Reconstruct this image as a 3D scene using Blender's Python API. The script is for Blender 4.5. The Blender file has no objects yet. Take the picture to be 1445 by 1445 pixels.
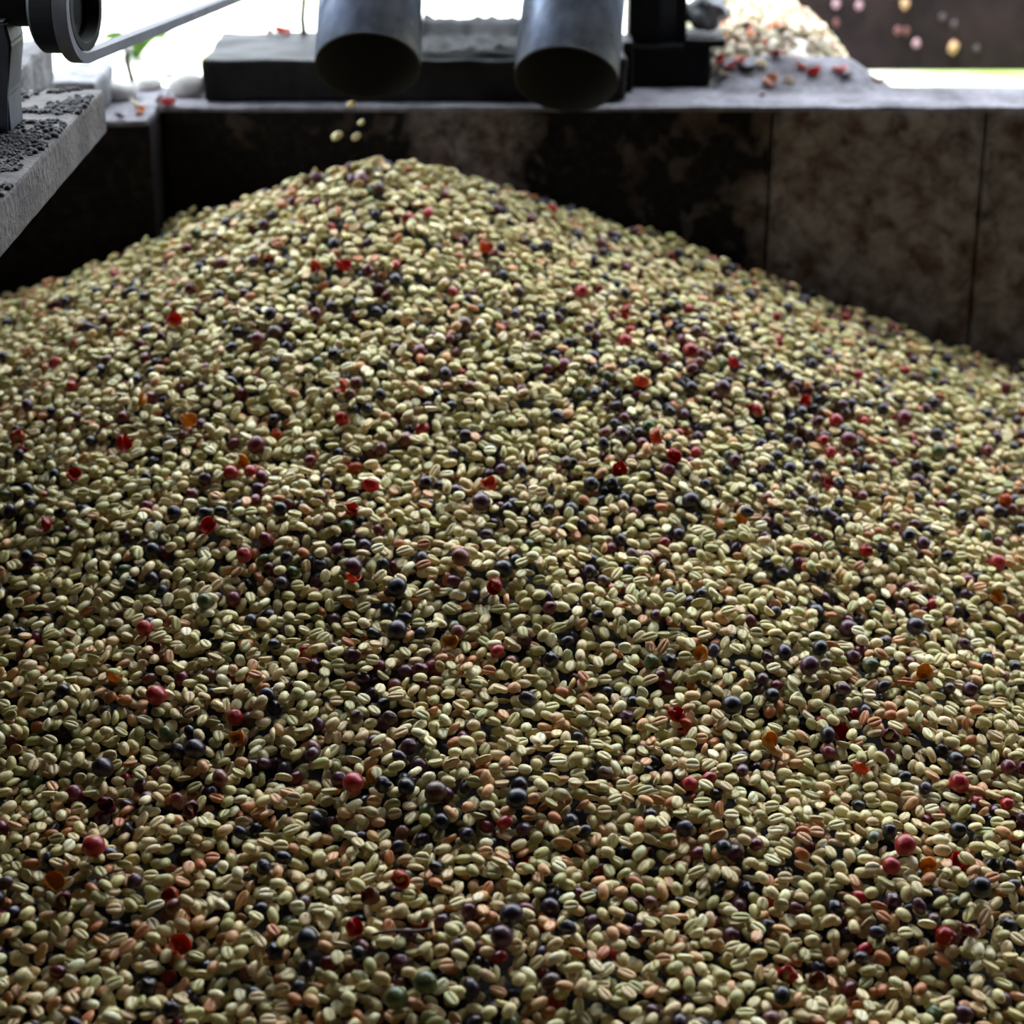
import bpy, bmesh, math, random
import numpy as np
from mathutils import Matrix, Vector

# ------------------------------------------------------------------ camera
F = 3000.0                      # focal length in pixels of the 1445 frame
PITCH = math.radians(22.0)      # downward tilt
CAM = (0.0, -2.017, 0.40)
sc = bpy.context.scene
C = sc.collection
cd = bpy.data.cameras.new('camera')
cd.sensor_width = 36.0
cd.lens = F / 1445.0 * 36.0
cd.clip_start = 0.05
cd.dof.use_dof = True
cd.dof.focus_distance = 1.42
cd.dof.aperture_fstop = 6.2
cam = bpy.data.objects.new('camera', cd)
cam.location = CAM
cam.rotation_euler = (math.pi / 2 - PITCH, 0, 0)
C.objects.link(cam)
sc.camera = cam

# ------------------------------------------------------------------ light
w = bpy.data.worlds.new('overcast_sky')
sc.world = w
w.use_nodes = True
bg = w.node_tree.nodes['Background']
bg.inputs['Color'].default_value = (0.84, 0.92, 1.0, 1)
bg.inputs['Strength'].default_value = 8.5
sl = bpy.data.lights.new('sun', 'SUN')
sl.energy = 13.0
sl.angle = math.radians(3)
sl.color = (1.0, 0.95, 0.86)
sun = bpy.data.objects.new('sun', sl)
sun.rotation_euler = Vector((0.30, 0.16, -0.94)).to_track_quat('-Z', 'Y').to_euler()
C.objects.link(sun)
vs = sc.view_settings
vs.view_transform = 'Standard'
vs.look = 'None'
vs.gamma = 1.0
vs.use_curve_mapping = False
vs.exposure = 0.0

random.seed(7)
rng = np.random.default_rng(11)
PI = math.pi

# ------------------------------------------------------------------ pixel helpers (photo frame 1445 x 1445)
cp, sp = math.cos(PITCH), math.sin(PITCH)


def ray(px, py):
    u = (px - 722.5) / F
    v = (722.5 - py) / F
    d = np.array([u, cp + v * sp, -sp + v * cp])
    return np.array(CAM), d


def on_y(px, py, y):
    o, d = ray(px, py)
    t = (y - o[1]) / d[1]
    return Vector(o + d * t)


def on_z(px, py, z):
    o, d = ray(px, py)
    t = (z - o[2]) / d[2]
    return Vector(o + d * t)


def project(p):
    q = np.asarray(p, float) - np.array(CAM)
    dep = q[..., 1] * cp - q[..., 2] * sp
    up = q[..., 1] * sp + q[..., 2] * cp
    return 722.5 + F * q[..., 0] / dep, 722.5 - F * up / dep, dep


# ------------------------------------------------------------------ materials
def srgb(r, g, b):
    def f(c):
        c /= 255.0
        return c / 12.92 if c <= 0.04045 else ((c + 0.055) / 1.055) ** 2.4
    return (f(r), f(g), f(b), 1.0)


class NT:
    def __init__(self, name):
        self.m = bpy.data.materials.new(name)
        self.m.use_nodes = True
        self.t = self.m.node_tree
        self.b = self.t.nodes['Principled BSDF']
        self.out = self.t.nodes['Material Output']

    def n(self, typ, **kw):
        x = self.t.nodes.new(typ)
        for k, v in kw.items():
            setattr(x, k, v)
        return x

    def l(self, a, b):
        self.t.links.new(a, b)

    def noise(self, scale, detail=4, rough=0.55, vec=None, dist=0.0):
        x = self.n('ShaderNodeTexNoise')
        x.inputs['Scale'].default_value = scale
        x.inputs['Detail'].default_value = detail
        x.inputs['Roughness'].default_value = rough
        x.inputs['Distortion'].default_value = dist
        if vec is None:
            if not hasattr(self, 'tc'):
                self.tc = self.n('ShaderNodeTexCoord')
            vec = self.tc.outputs['Object']
        self.l(vec, x.inputs['Vector'])
        return x

    def ramp(self, fac, stops):
        r = self.n('ShaderNodeValToRGB')
        e = r.color_ramp.elements
        while len(e) > 1:
            e.remove(e[-1])
        e[0].position, e[0].color = stops[0]
        for p, c in stops[1:]:
            q = e.new(p)
            q.color = c
        self.l(fac, r.inputs['Fac'])
        return r

    def math(self, op, a, b=None, clamp=False):
        x = self.n('ShaderNodeMath', operation=op)
        x.use_clamp = clamp
        for i, v in enumerate((a, b)):
            if v is None:
                continue
            if isinstance(v, (int, float)):
                x.inputs[i].default_value = v
            else:
                self.l(v, x.inputs[i])
        return x.outputs[0]

    def mix(self, fac, a, b, blend='MIX'):
        x = self.n('ShaderNodeMix', data_type='RGBA', blend_type=blend)
        for i, v in ((0, fac), (6, a), (7, b)):
            if isinstance(v, (int, float)):
                x.inputs[i].default_value = v
            elif isinstance(v, tuple):
                x.inputs[i].default_value = v
            else:
                self.l(v, x.inputs[i])
        return x.outputs[2]

    def bump(self, h, strength, dist):
        x = self.n('ShaderNodeBump')
        x.inputs['Strength'].default_value = strength
        x.inputs['Distance'].default_value = dist
        self.l(h, x.inputs['Height'])
        self.l(x.outputs[0], self.b.inputs['Normal'])
        return x

    def set(self, **kw):
        for k, v in kw.items():
            self.b.inputs[k.replace('_', ' ')].default_value = v


def concrete(name, light, dark, scale=14.0, lo=0.38, hi=0.62, rough=0.85, bump=0.5, bdist=0.004):
    m = NT(name)
    n1 = m.noise(scale, 6, 0.65)
    n2 = m.noise(scale * 7, 4, 0.6)
    r = m.ramp(n1.outputs[0], [(lo, dark), (hi, light)])
    g = m.ramp(n2.outputs[0], [(0.3, (0.55, 0.55, 0.55, 1)), (0.7, (1, 1, 1, 1))])
    m.l(m.mix(0.8, r.outputs[0], g.outputs[0], 'MULTIPLY'), m.b.inputs['Base Color'])
    m.set(Roughness=rough)
    m.bump(n2.outputs[0], bump, bdist)
    return m.m


def plain(name, col, rough=0.5, metal=0.0, nscale=60, var=0.25, bump=0.15, bdist=0.001, spec=0.5):
    m = NT(name)
    n = m.noise(nscale, 4)
    c2 = tuple(c * (1 - var) for c in col[:3]) + (1,)
    r = m.ramp(n.outputs[0], [(0.35, c2), (0.65, col)])
    m.l(r.outputs[0], m.b.inputs['Base Color'])
    m.set(Roughness=rough, Metallic=metal)
    m.b.inputs['Specular IOR Level'].default_value = spec
    m.bump(n.outputs[0], bump, bdist)
    return m.m


def skin_material(name, source, rough, spec, translucent=0.0, coat=0.0, mott=0.22, nscale=420):
    """fruit skin: colour from the mesh attribute 'tint' or from the object's colour"""
    m = NT(name)
    if source == 'attr':
        a = m.n('ShaderNodeAttribute')
        a.attribute_name = 'tint'
        col = a.outputs['Color']
        vec = m.n('ShaderNodeNewGeometry').outputs['Position']
    else:
        a = m.n('ShaderNodeObjectInfo')
        col = a.outputs['Color']
        vec = m.n('ShaderNodeNewGeometry').outputs['Position']
    n = m.noise(nscale, 3, 0.6, vec)
    g = m.ramp(n.outputs[0], [(0.3, (1 - mott,) * 3 + (1,)), (0.68, (1, 1, 1, 1))])
    c = m.mix(1.0, col, g.outputs[0], 'MULTIPLY')
    m.l(c, m.b.inputs['Base Color'])
    m.set(Roughness=rough)
    m.b.inputs['Specular IOR Level'].default_value = spec
    m.b.inputs['Coat Weight'].default_value = coat
    m.b.inputs['Coat Roughness'].default_value = 0.2
    m.bump(n.outputs[0], 0.25, 0.0006)
    if translucent:
        t = m.n('ShaderNodeBsdfTranslucent')
        m.l(c, t.inputs['Color'])
        x = m.n('ShaderNodeMixShader')
        x.inputs[0].default_value = translucent
        m.l(m.b.outputs[0], x.inputs[1])
        m.l(t.outputs[0], x.inputs[2])
        m.l(x.outputs[0], m.out.inputs['Surface'])
    return m.m


M = {}
M['bean_attr'] = skin_material('bean_parchment', 'attr', 0.42, 0.45)
M['bean_obj'] = skin_material('bean_parchment_single', 'obj', 0.42, 0.45)
M['cherry_attr'] = skin_material('cherry_skin', 'attr', 0.34, 0.55, mott=0.35)
M['cherry_obj'] = skin_material('cherry_skin_single', 'obj', 0.34, 0.55, mott=0.35)
M['husk_obj'] = skin_material('husk_skin', 'obj', 0.3, 0.5, translucent=0.45, mott=0.3)
M['husk_attr'] = skin_material('pulp_skin', 'attr', 0.4, 0.5, translucent=0.3, mott=0.3)
M['slab'] = concrete('slab_concrete', srgb(92, 84, 82), srgb(50, 44, 44), 22, 0.35, 0.62, 0.8, 0.8, 0.004)
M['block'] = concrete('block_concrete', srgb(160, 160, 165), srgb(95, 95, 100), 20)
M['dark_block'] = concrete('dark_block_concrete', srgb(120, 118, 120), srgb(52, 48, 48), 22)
M['ledge'] = concrete('ledge_concrete', srgb(142, 138, 146), srgb(78, 74, 80), 18, 0.35, 0.62)
M['beam'] = concrete('beam_timber', srgb(36, 33, 36), srgb(7, 6, 7), 12, 0.35, 0.65, 0.62)
for k_ in ('beam',):
    M[k_].node_tree.nodes['Principled BSDF'].inputs['Specular IOR Level'].default_value = 0.2
M['black_plastic'] = plain('black_plastic', srgb(16, 16, 22), 0.6, 0, 40, 0.4, 0.3, 0.004, spec=0.15)
M['black_iron'] = plain('black_iron', srgb(18, 16, 18), 0.6, 0.0, 50, 0.5, 0.4, 0.003, spec=0.15)
M['black_rubber'] = plain('black_paint', srgb(13, 13, 15), 0.6, 0.0, 80, 0.3, spec=0.25)
M['pulley_face'] = plain('worn_pulley_rim', srgb(74, 72, 80), 0.5, 0.3, 80, 0.3)
M['bracket'] = plain('bracket_paint', srgb(58, 62, 74), 0.6, 0.0, 45, 0.5, 0.3, 0.002)
M['belt'] = plain('belt_rubber', srgb(84, 84, 92), 0.7, 0.0, 70, 0.3)
M['bore'] = plain('shaded_bore', srgb(14, 13, 14), 0.8, 0.0, 50, 0.5)  # black colour stands for the shade inside the pipe mouths
M['rust'] = plain('rusty_steel', srgb(58, 46, 42), 0.7, 0.2, 90, 0.4)
M['stone'] = plain('pale_stone', srgb(236, 233, 226), 0.8, 0, 60, 0.3, 0.4, 0.003)
M['dirt'] = plain('dark_crumbs', srgb(30, 27, 29), 0.7, 0, 90, 0.5, 0.4, 0.002)
M['leaf'] = plain('leaf_green', srgb(92, 134, 44), 0.6, 0, 60, 0.3)
M['twig'] = plain('twig_bark', srgb(96, 78, 66), 0.8, 0, 120, 0.5)
M['roof'] = plain('roof_sheet', srgb(48, 43, 40), 0.8, 0, 6, 0.4)
M['inner_wall'] = concrete('inner_wall', srgb(66, 60, 56), srgb(36, 33, 32), 3)
M['core'] = plain('crevice_shade', srgb(34, 27, 20), 0.8, 0, 120, 0.5, 0.6, 0.004)  # near-black base paints the shade in the gaps between seeds

# galvanised steel
m = NT('galvanised_steel')
mp = m.n('ShaderNodeMapping')
m.tc = m.n('ShaderNodeTexCoord')
m.l(m.tc.outputs['Object'], mp.inputs[0])
mp.inputs['Scale'].default_value = (60, 60, 3)
n1 = m.noise(1.0, 4, 0.6, mp.outputs[0])
n2 = m.noise(40, 3)
r = m.ramp(n1.outputs[0], [(0.3, srgb(140, 154, 184)), (0.7, srgb(196, 208, 232))])
m.l(r.outputs[0], m.b.inputs['Base Color'])
rr = m.ramp(n2.outputs[0], [(0.3, (0.26,) * 3 + (1,)), (0.7, (0.40,) * 3 + (1,))])
m.l(rr.outputs[0], m.b.inputs['Roughness'])
m.set(Metallic=0.85)
M['steel'] = m.m

# bin wall: plaster with black mould; its left end also carries painted-in shade
m = NT('mouldy_plaster')
geo = m.n('ShaderNodeNewGeometry')
pos = geo.outputs['Position']
sep = m.n('ShaderNodeSeparateXYZ')
m.l(pos, sep.inputs[0])
nb = m.noise(9, 6, 0.62, pos, 0.6)
ns = m.noise(30, 5, 0.6, pos, 0.3)
nf = m.noise(120, 4, 0.6, pos)
# clean share rises to the right of x = 0.25
xr = m.n('ShaderNodeMapRange')
xr.interpolation_type = 'SMOOTHSTEP'
m.l(sep.outputs['X'], xr.inputs[0])
xr.inputs[1].default_value = 0.20
xr.inputs[2].default_value = 0.30
xr.inputs[3].default_value = 0.0
xr.inputs[4].default_value = 0.55
# a cleaner patch in the middle
px = m.math('SUBTRACT', sep.outputs['X'], -0.035)
px = m.math('DIVIDE', px, 0.075)
px = m.math('POWER', m.math('ABSOLUTE', px), 2.0)
patch = m.math('MULTIPLY', m.math('SUBTRACT', 1.0, px, True), 0.30)
clean = m.math('ADD', m.math('ADD', xr.outputs[0], patch), m.math('MULTIPLY', nb.outputs[0], 0.75))
clean = m.math('ADD', clean, m.math('MULTIPLY', m.math('SUBTRACT', ns.outputs[0], 0.44), 1.0))
left_shade = m.n('ShaderNodeMapRange')  # paints the left end darker in place of its deep shade
left_shade.interpolation_type = 'SMOOTHSTEP'
m.l(sep.outputs['X'], left_shade.inputs[0])
left_shade.inputs[1].default_value = -0.36
left_shade.inputs[2].default_value = -0.24
left_shade.inputs[3].default_value = -0.28
left_shade.inputs[4].default_value = 0.0
clean = m.math('ADD', clean, left_shade.outputs[0])
mask = m.ramp(clean, [(0.50, (0, 0, 0, 1)), (0.76, (1, 1, 1, 1))])
nm = m.noise(42, 7, 0.7, pos, 0.5)
pl = m.ramp(nm.outputs[0], [(0.34, srgb(62, 50, 46)), (0.48, srgb(112, 102, 100)), (0.66, srgb(138, 130, 130))])
rust = m.ramp(ns.outputs[0], [(0.40, (1, 1, 1, 1)), (0.30, (1, 1, 1, 1)), (0.62, (0, 0, 0, 1))])
rs = m.ramp(ns.outputs[0], [(0.50, (0, 0, 0, 1)), (0.66, (0.9, 0.9, 0.9, 1))])
pcol = m.mix(rs.outputs[0], pl.outputs[0], srgb(72, 50, 42))
mould = m.ramp(nf.outputs[0], [(0.4, srgb(16, 15, 17)), (0.75, srgb(40, 32, 28))])
m.l(m.mix(mask.outputs[0], mould.outputs[0], pcol), m.b.inputs['Base Color'])
m.set(Roughness=0.9)
m.b.inputs['Specular IOR Level'].default_value = 0.12
m.bump(nf.outputs[0], 0.5, 0.003)
M['wall'] = m.m

# far dark wall
m = NT('wet_dark_wall')
n1 = m.noise(7, 6, 0.65)
r = m.ramp(n1.outputs[0], [(0.35, srgb(16, 13, 16)), (0.7, srgb(46, 36, 38))])
m.l(r.outputs[0], m.b.inputs['Base Color'])
m.set(Roughness=0.95)
m.b.inputs['Specular IOR Level'].default_value = 0.1
m.bump(n1.outputs[0], 0.4, 0.01)
M['far_wall'] = m.m

# outside ground
m = NT('sunlit_yard')
n1 = m.noise(1.6, 5, 0.6)
n2 = m.noise(30, 4)
r = m.ramp(n1.outputs[0], [(0.36, srgb(140, 170, 90)), (0.46, srgb(205, 208, 190)), (0.7, srgb(222, 220, 210))])
g = m.ramp(n2.outputs[0], [(0.3, (0.75,) * 3 + (1,)), (0.7, (1, 1, 1, 1))])
m.l(m.mix(0.7, r.outputs[0], g.outputs[0], 'MULTIPLY'), m.b.inputs['Base Color'])
m.set(Roughness=0.9)
M['yard'] = m.m


# ------------------------------------------------------------------ object helpers
def link(name, me, mat=None, parent=None, smooth=False):
    o = bpy.data.objects.new(name, me)
    C.objects.link(o)
    if mat is not None and not me.materials:
        me.materials.append(mat)
    if smooth:
        me.polygons.foreach_set('use_smooth', [True] * len(me.polygons))
    if parent is not None:
        o.parent = parent
    return o


def from_bm(name, bm, mat, parent=None, smooth=False):
    me = bpy.data.meshes.new(name)
    bmesh.ops.recalc_face_normals(bm, faces=bm.faces)
    bm.to_mesh(me)
    bm.free()
    return link(name, me, mat, parent, smooth)


def empty(name, loc):
    o = bpy.data.objects.new(name, None)
    o.empty_display_size = 0.02
    o.location = loc
    C.objects.link(o)
    return o


def tag(o, label, cat, group=None):
    o['label'] = label
    o['category'] = cat
    if group:
        o['group'] = group
    return o


def structure(o, label=None):
    o['kind'] = 'structure'
    if label:
        o['label'] = label
    return o


def hnoise(p, s, seed=0.0):
    from mathutils import noise as nz
    return nz.noise(Vector((p[0] * s + seed, p[1] * s - seed * 1.7, p[2] * s + seed * 0.6)))


def box_bm(lo, hi, bevel=0.004, cuts=0, rough=0.0, nscale=40.0, seed=0.0):
    bm = bmesh.new()
    bmesh.ops.create_cube(bm, size=1.0)
    lo, hi = Vector(lo), Vector(hi)
    c, d = (lo + hi) / 2, hi - lo
    for v in bm.verts:
        v.co = Vector((c[i] + v.co[i] * d[i] for i in range(3)))
    if bevel:
        bmesh.ops.bevel(bm, geom=list(bm.edges), offset=bevel, segments=2, affect='EDGES', profile=0.6)
    if cuts:
        mx = max(d)
        for axis in range(3):
            k = max(0, int(round(cuts * d[axis] / mx)))
            for i in range(1, k):
                co = lo.copy()
                co[axis] = lo[axis] + d[axis] * i / k
                no = Vector((0, 0, 0))
                no[axis] = 1
                bmesh.ops.bisect_plane(bm, geom=list(bm.verts) + list(bm.edges) + list(bm.faces), plane_co=co, plane_no=no)
    if rough:
        for v in bm.verts:
            q = v.co
            v.co = q + Vector((hnoise(q, nscale, seed), hnoise(q, nscale, seed + 9), hnoise(q, nscale, seed + 23))) * rough
    return bm


def tube_bm(p0, p1, r0, r1=None, seg=20, cap=True, inner=None, rings=1):
    """tube or hollow pipe from p0 to p1"""
    r1 = r0 if r1 is None else r1
    p0, p1 = Vector(p0), Vector(p1)
    ax = (p1 - p0).normalized()
    a = ax.orthogonal().normalized()
    b = ax.cross(a)
    bm = bmesh.new()

    def ring(p, r):
        return [bm.verts.new(p + a * (math.cos(2 * PI * k / seg) * r) + b * (math.sin(2 * PI * k / seg) * r)) for k in range(seg)]

    def skin(x, y):
        for k in range(seg):
            bm.faces.new((x[k], x[(k + 1) % seg], y[(k + 1) % seg], y[k]))
    prof = [ring(p0.lerp(p1, i / rings), r0 + (r1 - r0) * i / rings) for i in range(rings + 1)]
    for x, y in zip(prof, prof[1:]):
        skin(x, y)
    if inner:
        i0, i1 = ring(p0, r0 - inner), ring(p1, r1 - inner)
        skin(i1, i0)
        skin(i0, prof[0])
        skin(prof[-1], i1)
    elif cap:
        bm.faces.new(prof[0])
        bm.faces.new(prof[-1][::-1])
    return bm


def lathe_bm(profile, center, axis, seg=40):
    """profile: [(distance along axis, radius)] closed loop"""
    axis = Vector(axis).normalized()
    a = axis.orthogonal().normalized()
    b = axis.cross(a)
    center = Vector(center)
    bm = bmesh.new()
    rs = []
    for t, r in profile:
        rs.append([bm.verts.new(center + axis * t + (a * math.cos(2 * PI * k / seg) + b * math.sin(2 * PI * k / seg)) * r) for k in range(seg)])
    for i in range(len(rs)):
        x, y = rs[i], rs[(i + 1) % len(rs)]
        for k in range(seg):
            bm.faces.new((x[k], x[(k + 1) % seg], y[(k + 1) % seg], y[k]))
    return bm


def blob_bm(center, dims, seed, sub=2, amp=0.25, ns=1.6):
    bm = bmesh.new()
    bmesh.ops.create_icosphere(bm, subdivisions=sub, radius=1.0)
    for v in bm.verts:
        k = 1 + amp * hnoise(v.co, ns, seed)
        v.co = Vector(center) + Vector((v.co[i] * k * dims[i] for i in range(3)))
    return bm


# ------------------------------------------------------------------ the setting
XL = -0.333          # left end of the main wall face (a nearer wall section begins there)
structure(from_bm('floor', box_bm((-1.6, -3.6, -0.80), (2.0, 0.2, -0.75), 0), M['inner_wall']), 'concrete floor of the bin under the heap')
wb = structure(from_bm('wall_back', box_bm((-1.6, 0.012, -0.80), (2.0, 0.098, -0.006), 0), M['wall']),
               'low bin wall of mould-stained plaster behind the bean heap')
# rendered panels with open joints between them
joints = [XL, on_y(1086, 250, 0).x, on_y(1386, 250, 0).x, 2.0]
for a, b in zip(joints, joints[1:]):
    from_bm('wall_panel', box_bm((a + 0.0015, 0.0, -0.80), (b - 0.0015, 0.02, -0.004), 0.002), M['wall'], wb)
from_bm('wall_panel', box_bm((-1.6, -0.062, -0.80), (XL - 0.002, 0.02, -0.004), 0.003), M['wall'], wb)
led = from_bm('ledge', box_bm((XL - 0.002, 0.0008, -0.006), (2.0, 0.104, 0.0), 0.002, 60, 0.0012, 30, 3), M['ledge'], wb)
from_bm('ledge', box_bm((-1.6, -0.062, -0.006), (XL - 0.004, 0.104, 0.0), 0.002, 40, 0.002, 30, 5), M['ledge'], wb)
structure(from_bm('wall_left', box_bm((-1.6, -2.6, -0.80), (-0.66, -0.075, 0.044), 0.004), M['wall']), 'low side wall of the bin, in deep shade')
structure(from_bm('wall_light_blocker', box_bm((-1.7, -3.6, 0.05), (-1.6, -1.0, 1.25), 0), M['inner_wall']), 'unseen wall on the left, added to cut the side light')  # unseen wall added to keep side light off the front
structure(from_bm('wall_right', box_bm((1.9, -3.6, -0.80), (2.0, 0.0, 1.25), 0), M['inner_wall']), 'inner wall of the shed on the right')
structure(from_bm('wall_rear', box_bm((-1.6, -3.7, -0.80), (2.0, -3.6, 1.25), 0), M['inner_wall']), 'inner wall of the shed behind the viewer')
structure(from_bm('ceiling', box_bm((-1.7, -3.7, 1.25), (2.1, 0.0, 1.28), 0), M['roof']), 'low shed roof over the bin')
structure(from_bm('ground', box_bm((-14, 0.10, -0.20), (14, 24, -0.12), 0, 0), M['yard']), 'blown-out sunlit yard outside behind the wall')

# dark wall beyond the ledge, with pale flecks of pulp stuck on it
yw = 0.85
c0 = on_y(1096, 104, yw)
fw = structure(from_bm('wall_outer', box_bm((c0.x, yw, -0.125), (c0.x + 1.6, yw + 0.12, 0.75), 0.004), M['far_wall']),
               'dark wet wall standing in the yard at top right')
for i, (fx, fy, r, col) in enumerate([(1180, 5, 6, 0), (1212, 7, 6, 0), (1277, 5, 7, 1), (1267, 43, 6, 2), (1279, 44, 5, 2), (1293, 61, 6, 0),
                                      (1345, 67, 8, 1), (1180, 32, 5, 2), (1330, 24, 5, 3), (1378, 68, 5, 3), (1346, 34, 5, 3)]):
    p = on_y(fx, fy, yw)
    s = r / F * 2.85
    o = from_bm('pulp_fleck', blob_bm((p.x, yw - s * 0.25, p.z), (s, s * 0.5, s * 1.25), i * 3.1, 1), None, fw, True)
    o.data.materials.append(M['husk_obj'])
    o.color = [srgb(196, 160, 176), srgb(214, 176, 140), srgb(128, 84, 84), srgb(92, 82, 92)][col]

# ------------------------------------------------------------------ coffee shapes
HI_ANG = [-90, -84, -60, -30, 0, 30, 60, 90, 120, 150, 180, 210, 240, 264]
LO_ANG = [-90, -83, -52, -8, 38, 90, 142, 188, 232, 263]


def bean_shape(angs, rings, a, b, c, flat, groove, bend, skew):
    """one seed: domed back (+z), flat face with a crease (-z), long axis x"""
    V = [(-1.0, 0.0, 0.0)]
    ang = np.radians(angs)
    for i in range(1, rings):
        t = PI * i / rings
        x, r = -math.cos(t), math.sin(t) ** 0.82
        for q in ang:
            V.append((x, math.cos(q) * r, math.sin(q) * r))
    V.append((1.0, 0.0, 0.0))
    V = np.array(V)
    x, y, z = V[:, 0].copy(), V[:, 1].copy(), V[:, 2].copy()
    zz = np.where(z > 0, z, z * flat)
    g = np.exp(-(y / 0.07) ** 2) * (z < 0) * np.clip(1 - x ** 4, 0, 1)
    zz = zz + g * groove
    y = y * (1 + skew * x)
    zz = zz + bend * x * x
    V = np.stack([x * a, y * b, zz * c], 1)
    V[:, 2] -= (V[:, 2].max() + V[:, 2].min()) / 2
    return V, uv_faces(len(angs), rings)


def uv_faces(seg, rings):
    T = []
    last = 1 + (rings - 1) * seg
    for k in range(seg):
        T.append((0, 1 + (k + 1) % seg, 1 + k))
        o = 1 + (rings - 2) * seg
        T.append((last, o + k, o + (k + 1) % seg))
    for i in range(rings - 2):
        o, p = 1 + i * seg, 1 + (i + 1) * seg
        for k in range(seg):
            q = (k + 1) % seg
            T.append((o + k, o + q, p + q))
            T.append((o + k, p + q, p + k))
    return np.array(T, np.int32)


def cherry_shape(seg, rings, a, b, wr, seed):
    """whole fruit: slightly oval, a navel at one end and a dimple at the other, faintly wrinkled"""
    V = [(-1.0, 0.0, 0.0)]
    for i in range(1, rings):
        t = PI * i / rings
        for k in range(seg):
            q = 2 * PI * k / seg
            V.append((-math.cos(t), math.sin(t) * math.cos(q), math.sin(t) * math.sin(q)))
    V.append((1.0, 0.0, 0.0))
    V = np.array(V)
    rad = np.ones(len(V))
    for i, v in enumerate(V):
        rad[i] += wr * (hnoise(v, 1.7, seed) + 0.6 * hnoise(v, 3.6, seed + 5))
    V = V * rad[:, None]
    V[0, 0] += 0.16
    V[-1, 0] -= 0.10
    V = V * np.array([a, b, b * 0.97])
    return V, uv_faces(seg, rings)


def husk_shape(seg, rings, a, b, open_, wav, seed, th=0.0006):
    """burst skin: an open shell with a ragged rim and real thickness, mouth towards +z"""
    outer, inner = [], []
    for i in range(rings + 1):
        f = i / rings
        for k in range(seg):
            q = 2 * PI * k / seg
            top = open_ * (1 + wav * math.sin(2 * q + seed) + 0.6 * wav * math.sin(3 * q + 2 * seed))
            t = 0.06 + (top - 0.06) * f
            d = np.array([math.sin(t) * math.cos(q), math.sin(t) * math.sin(q), -math.cos(t)])
            k2 = 1 + 0.24 * hnoise(d, 2.0, seed)
            p = d * k2 * np.array([a, b, b])
            outer.append(p)
            inner.append(p - d * th * (1.0 if i < rings else 0.4))
    V = np.array(outer + inner)
    n = (rings + 1) * seg
    T = []
    for i in range(rings):
        for k in range(seg):
            q = (k + 1) % seg
            A, B, D, E = i * seg + k, i * seg + q, (i + 1) * seg + q, (i + 1) * seg + k
            T += [(A, B, D), (A, D, E)]
            T += [(n + A, n + D, n + B), (n + A, n + E, n + D)]
    for k in range(seg):
        q = (k + 1) % seg
        A, B = rings * seg + k, rings * seg + q
        T += [(A, B, n + B), (A, n + B, n + A)]
        T += [(k, n + k, n + q), (k, n + q, q)]
    return V, np.array(T, np.int32)


SHAPES = {'bean': [], 'cherry': [], 'husk': []}
for i in range(8):
    a = 0.0053 * rng.uniform(0.88, 1.14)
    b = 0.0039 * rng.uniform(0.88, 1.12)
    c = 0.0034 * rng.uniform(0.88, 1.12)
    flat = [0.30, 0.34, 0.30, 0.85, 0.28, 0.36, 0.30, 0.32][i]
    gr = 0.0 if i == 3 else 0.24
    bend, skew = rng.uniform(-0.10, 0.10), rng.uniform(-0.10, 0.10)
    args = (a, b, c, flat, gr, bend, skew)
    SHAPES['bean'].append(dict(hi=bean_shape(HI_ANG, 9, *args), lo=bean_shape(LO_ANG, 6, *args), least=bean_shape([-90, -30, 30, 90, 150, 210], 5, *args), dense=bean_shape(list(range(-90, 270, 6)), 40, *args)[0]))
for i in range(7):
    b = [0.0060, 0.0055, 0.0050, 0.0042, 0.0046, 0.0052, 0.0040][i] * (1.14 if i == 0 else 1.04)
    a = b * [1.12, 1.05, 1.2, 1.25, 1.1, 1.0, 1.35][i]
    wr = [0.07, 0.04, 0.08, 0.06, 0.16, 0.24, 0.07][i]
    SHAPES['cherry'].append(dict(hi=cherry_shape(16, 10, a, b, wr, i * 4.3), lo=cherry_shape(10, 7, a, b, wr, i * 4.3), least=cherry_shape(7, 5, a, b, wr, i * 4.3), dense=cherry_shape(50, 34, a, b, wr, i * 4.3)[0]))
for i in range(5):
    a, b = 0.0066 * rng.uniform(0.9, 1.1), 0.0056 * rng.uniform(0.9, 1.1)
    op = [2.2, 2.35, 1.8, 2.25, 1.45][i]
    sh = husk_shape(14, 6, a, b, op, 0.17, i * 2.7)
    SHAPES['husk'].append(dict(hi=sh, lo=husk_shape(9, 4, a, b, op, 0.17, i * 2.7), least=husk_shape(7, 3, a, b, op, 0.17, i * 2.7), dense=husk_shape(50, 26, a, b, op, 0.17, i * 2.7)[0]))


def rotm(yaw, pitch, roll):
    cy, sy, cx, sx, cr, sr = math.cos(yaw), math.sin(yaw), math.cos(pitch), math.sin(pitch), math.cos(roll), math.sin(roll)
    Rz = np.array([[cy, -sy, 0], [sy, cy, 0], [0, 0, 1]])
    Ry = np.array([[cx, 0, sx], [0, 1, 0], [-sx, 0, cx]])
    Rx = np.array([[1, 0, 0], [0, cr, -sr], [0, sr, cr]])
    return Rz @ Ry @ Rx


CELL = 0.001
PROTO = {'bean': [], 'cherry': [], 'husk': []}


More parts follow.
